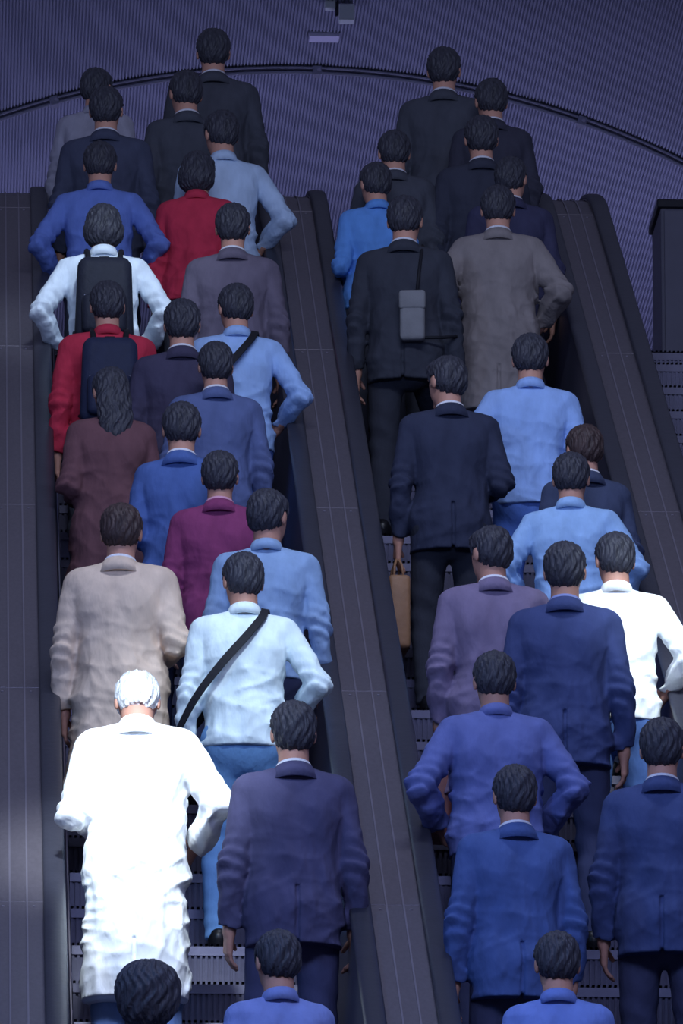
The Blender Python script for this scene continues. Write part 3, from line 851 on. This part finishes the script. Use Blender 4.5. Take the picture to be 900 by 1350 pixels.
# ------------------------------------------------------------------ bags
M_BAG = mat('dark_nylon', (30, 32, 46), 0.7, 0, 0.1, 20, 0.2, 40)
M_BROWN = mat('brown_leather', (150, 112, 84), 0.5, 0, 0.12, 12, 0.15, 40)
M_RBROWN = mat('russet_leather', (112, 66, 62), 0.5, 0, 0.12, 12, 0.15, 40)
M_PALE = mat('pale_canvas', (124, 124, 128), 0.85, 0, 0.08, 16, 0.15, 60)
M_STRAP = mat('black_webbing', (22, 22, 30), 0.7, 0, 0.06, 20, 0.05, 60)
def in_person(p, lp):
    c, s_ = math.cos(math.radians(p['yaw'])), math.sin(math.radians(p['yaw']))
    l = np.array(lp) * p['sc']
    o = p['e'].location
    return (o.x + c * l[0] - s_ * l[1], o.y + s_ * l[0] + c * l[1], o.z + l[2])
def backpack(p, label, m):
    e = tag(empty('backpack', in_person(p, (0, -0.135, 0.93))), label, 'backpack'); e.scale = (p['sc'],) * 3
    b = box_bm(-0.145, 0.145, -0.17, -0.01, 0.0, 0.44, 0.05, seg=4)
    for v in b.verts:
        if v.co.z > 0.3: v.co.x *= 1 - (v.co.z - 0.3) * 0.9; v.co.y = v.co.y * (1 - (v.co.z - 0.3) * 0.9)
    link('pack_body', bm_mesh('pack', b), e, m, True)
    k = link('front_pocket', bm_mesh('pocket', box_bm(-0.11, 0.11, -0.215, -0.15, 0.03, 0.23, 0.03, seg=3)), e, m, True)
    link('zip', bm_mesh('zip', tube_bm([(-0.10, -0.19, 0.222), (0, -0.195, 0.228), (0.10, -0.19, 0.222)], 0.004, 6)), k, M_TRIM)
    for sg in (-1, 1):
        link('shoulder_strap', bm_mesh('strap', tube_bm([(sg * 0.075, -0.02, 0.38), (sg * 0.08, 0.03, 0.49), (sg * 0.085, 0.13, 0.535), (sg * 0.10, 0.235, 0.47), (sg * 0.115, 0.27, 0.36), (sg * 0.135, 0.22, 0.2), (sg * 0.14, 0.05, 0.08), (sg * 0.12, -0.03, 0.06)], 0.014, 8)), e, M_STRAP, True)
    link('grab_loop', bm_mesh('loop', tube_bm([(-0.03, -0.03, 0.42), (-0.02, -0.03, 0.46), (0.02, -0.03, 0.46), (0.03, -0.03, 0.42)], 0.006, 6)), e, M_STRAP, True)
def shoulder_bag(p, side, label, m):
    sg = 1 if side == 'R' else -1
    e = tag(empty('shoulder_bag', in_person(p, (-sg * 0.30, 0.0, 0.72))), label, 'bag'); e.scale = (p['sc'],) * 3
    ox = sg * 0.30
    link('bag_body', bm_mesh('bag', box_bm(-0.05, 0.05, -0.15, 0.15, -0.08, 0.16, 0.03, seg=3)), e, m, True)
    link('flap', bm_mesh('flap', box_bm(-0.058, 0.058, -0.155, 0.155, 0.06, 0.168, 0.02, seg=3)), e, m, True)
    pts = [(0, -0.10, 0.15), (ox - sg * 0.21, -0.165, 0.32), (ox - sg * 0.10, -0.175, 0.47), (ox + sg * 0.0, -0.152, 0.59),
           (ox + sg * 0.070, -0.108, 0.685), (ox + sg * 0.088, -0.02, 0.738), (ox + sg * 0.085, 0.08, 0.70), (ox, 0.165, 0.55), (ox - sg * 0.12, 0.19, 0.38), (0, 0.10, 0.15)]
    bm = bmesh.new(); P = [Vector(q) for q in pts]
    fine = []
    for i in range(len(P) - 1):
        a, b_, c, d = P[max(i - 1, 0)], P[i], P[i + 1], P[min(i + 2, len(P) - 1)]
        for j in range(6):
            t = j / 6
            fine.append(0.5 * ((2 * b_) + (c - a) * t + (2 * a - 5 * b_ + 4 * c - d) * t * t + (3 * b_ - a - 3 * c + d) * t ** 3))
    fine.append(P[-1])
    rows = []
    for i, p_ in enumerate(fine):
        t_ = (fine[min(i + 1, len(fine) - 1)] - fine[max(i - 1, 0)]).normalized()
        o_ = Vector((p_.x - ox, p_.y * 1.6, max(0.0, p_.z - 0.55) * 2.5)); o_ = o_ - t_ * o_.dot(t_)
        o_ = o_.normalized() if o_.length > 1e-4 else Vector((0, -1, 0)); w__ = t_.cross(o_).normalized()
        rows.append([bm.verts.new(p_ + w__ * a_ + o_ * b_) for a_, b_ in ((-0.017, 0.004), (0.017, 0.004), (0.017, -0.003), (-0.017, -0.003))])
    for A, B in zip(rows[:-1], rows[1:]):
        for k in range(4): bm.faces.new((A[k], A[(k + 1) % 4], B[(k + 1) % 4], B[k]))
    bm.faces.new(rows[0]); bm.faces.new(rows[-1][::-1])
    link('strap', bm_mesh('strap', bm), e, M_STRAP)
def hand_bag(p, side, label, m, w_=0.30, h=0.24, d=0.09, cat='bag'):
    sk = p['sk']; e_, wr = sk['el' + side], sk['wr' + side]; dv = (wr - e_) / np.linalg.norm(wr - e_)
    hp = wr + dv * 0.105
    e = tag(empty('hand_bag', in_person(p, hp)), label, cat)
    e.rotation_euler.z = math.radians(p['yaw'])
    b = box_bm(-d / 2, d / 2, -w_ / 2, w_ / 2, -h - 0.085, -0.085, 0.02, seg=3)
    link('bag_body', bm_mesh('bag', b), e, m, True)
    for sg in (-1, 1):
        link('handle', bm_mesh('handle', tube_bm([(sg * d * 0.22, -0.075, -0.09), (sg * d * 0.16, -0.06, -0.03), (sg * 0.006, -0.035, 0.0), (sg * 0.006, 0.035, 0.0), (sg * d * 0.16, 0.06, -0.03), (sg * d * 0.22, 0.075, -0.09)], 0.006, 8)), e, m, True)
    link('clasp', bm_mesh('clasp', box_bm(-0.012, 0.012, -0.02, 0.02, -0.088, -0.075, 0.003)), e, M_TRIM)
def sling_bag(p, label, m):
    e = tag(empty('sling_bag', in_person(p, (0.05, -0.165, 0.93))), label, 'bag'); e.scale = (p['sc'],) * 3
    e.rotation_euler.z = math.radians(p['yaw'])
    link('bag_body', bm_mesh('bag', box_bm(-0.06, 0.06, -0.07, 0.0, 0.0, 0.24, 0.02, seg=3)), e, m, True)
    link('flap', bm_mesh('flap', box_bm(-0.064, 0.064, -0.076, 0.0, 0.15, 0.246, 0.016, seg=3)), e, m, True)
    link('strap', bm_mesh('strap', tube_bm([(0.02, -0.01, 0.235), (0.03, 0.012, 0.36), (0.038, 0.062, 0.465), (0.04, 0.155, 0.525), (0.04, 0.25, 0.46), (0.07, 0.315, 0.30), (0.17, 0.24, 0.12), (0.20, 0.12, 0.06), (0.15, 0.02, 0.03), (0.05, -0.02, 0.02)], 0.008, 8)), e, M_STRAP, True)
backpack(Pn['l3'], 'dark backpack worn over the white shirt in the upper left file', M_BAG)
backpack(Pn['l4'], 'dark blue backpack worn over the crimson jacket', mat('navy_nylon', (34, 40, 66), 0.7, 0, 0.1, 20, 0.2, 40))
shoulder_bag(Pn['r5'], 'R', 'dark shoulder bag with a strap across the light blue shirt', M_BAG)
shoulder_bag(Pn['r11'], 'R', 'dark shoulder bag with a strap across the nearly white shirt', M_BAG)
sling_bag(Pn['qb'], 'small pale grey sling bag hanging on the back of the tall person in black', M_PALE)
hand_bag(Pn['qd'], 'L', 'tan brown bag hanging beside the dark navy suit on the right escalator', M_BROWN, 0.24, 0.34, 0.10)
hand_bag(Pn['q10'], 'L', 'russet brown bag hanging beside the mauve-grey coat', M_RBROWN, 0.28, 0.30, 0.10)

# report of figures that stand too close
for i in range(len(PEOPLE)):
    for j in range(i):
        a, b = PEOPLE[i], PEOPLE[j]
        if ((a[1] - b[1]) / 0.5) ** 2 + ((a[2] - b[2]) / 0.33) ** 2 < 1:
            print('CLOSE', a[0][:48], '|', b[0][:48], round(a[1] - b[1], 2), round(a[2] - b[2], 2))
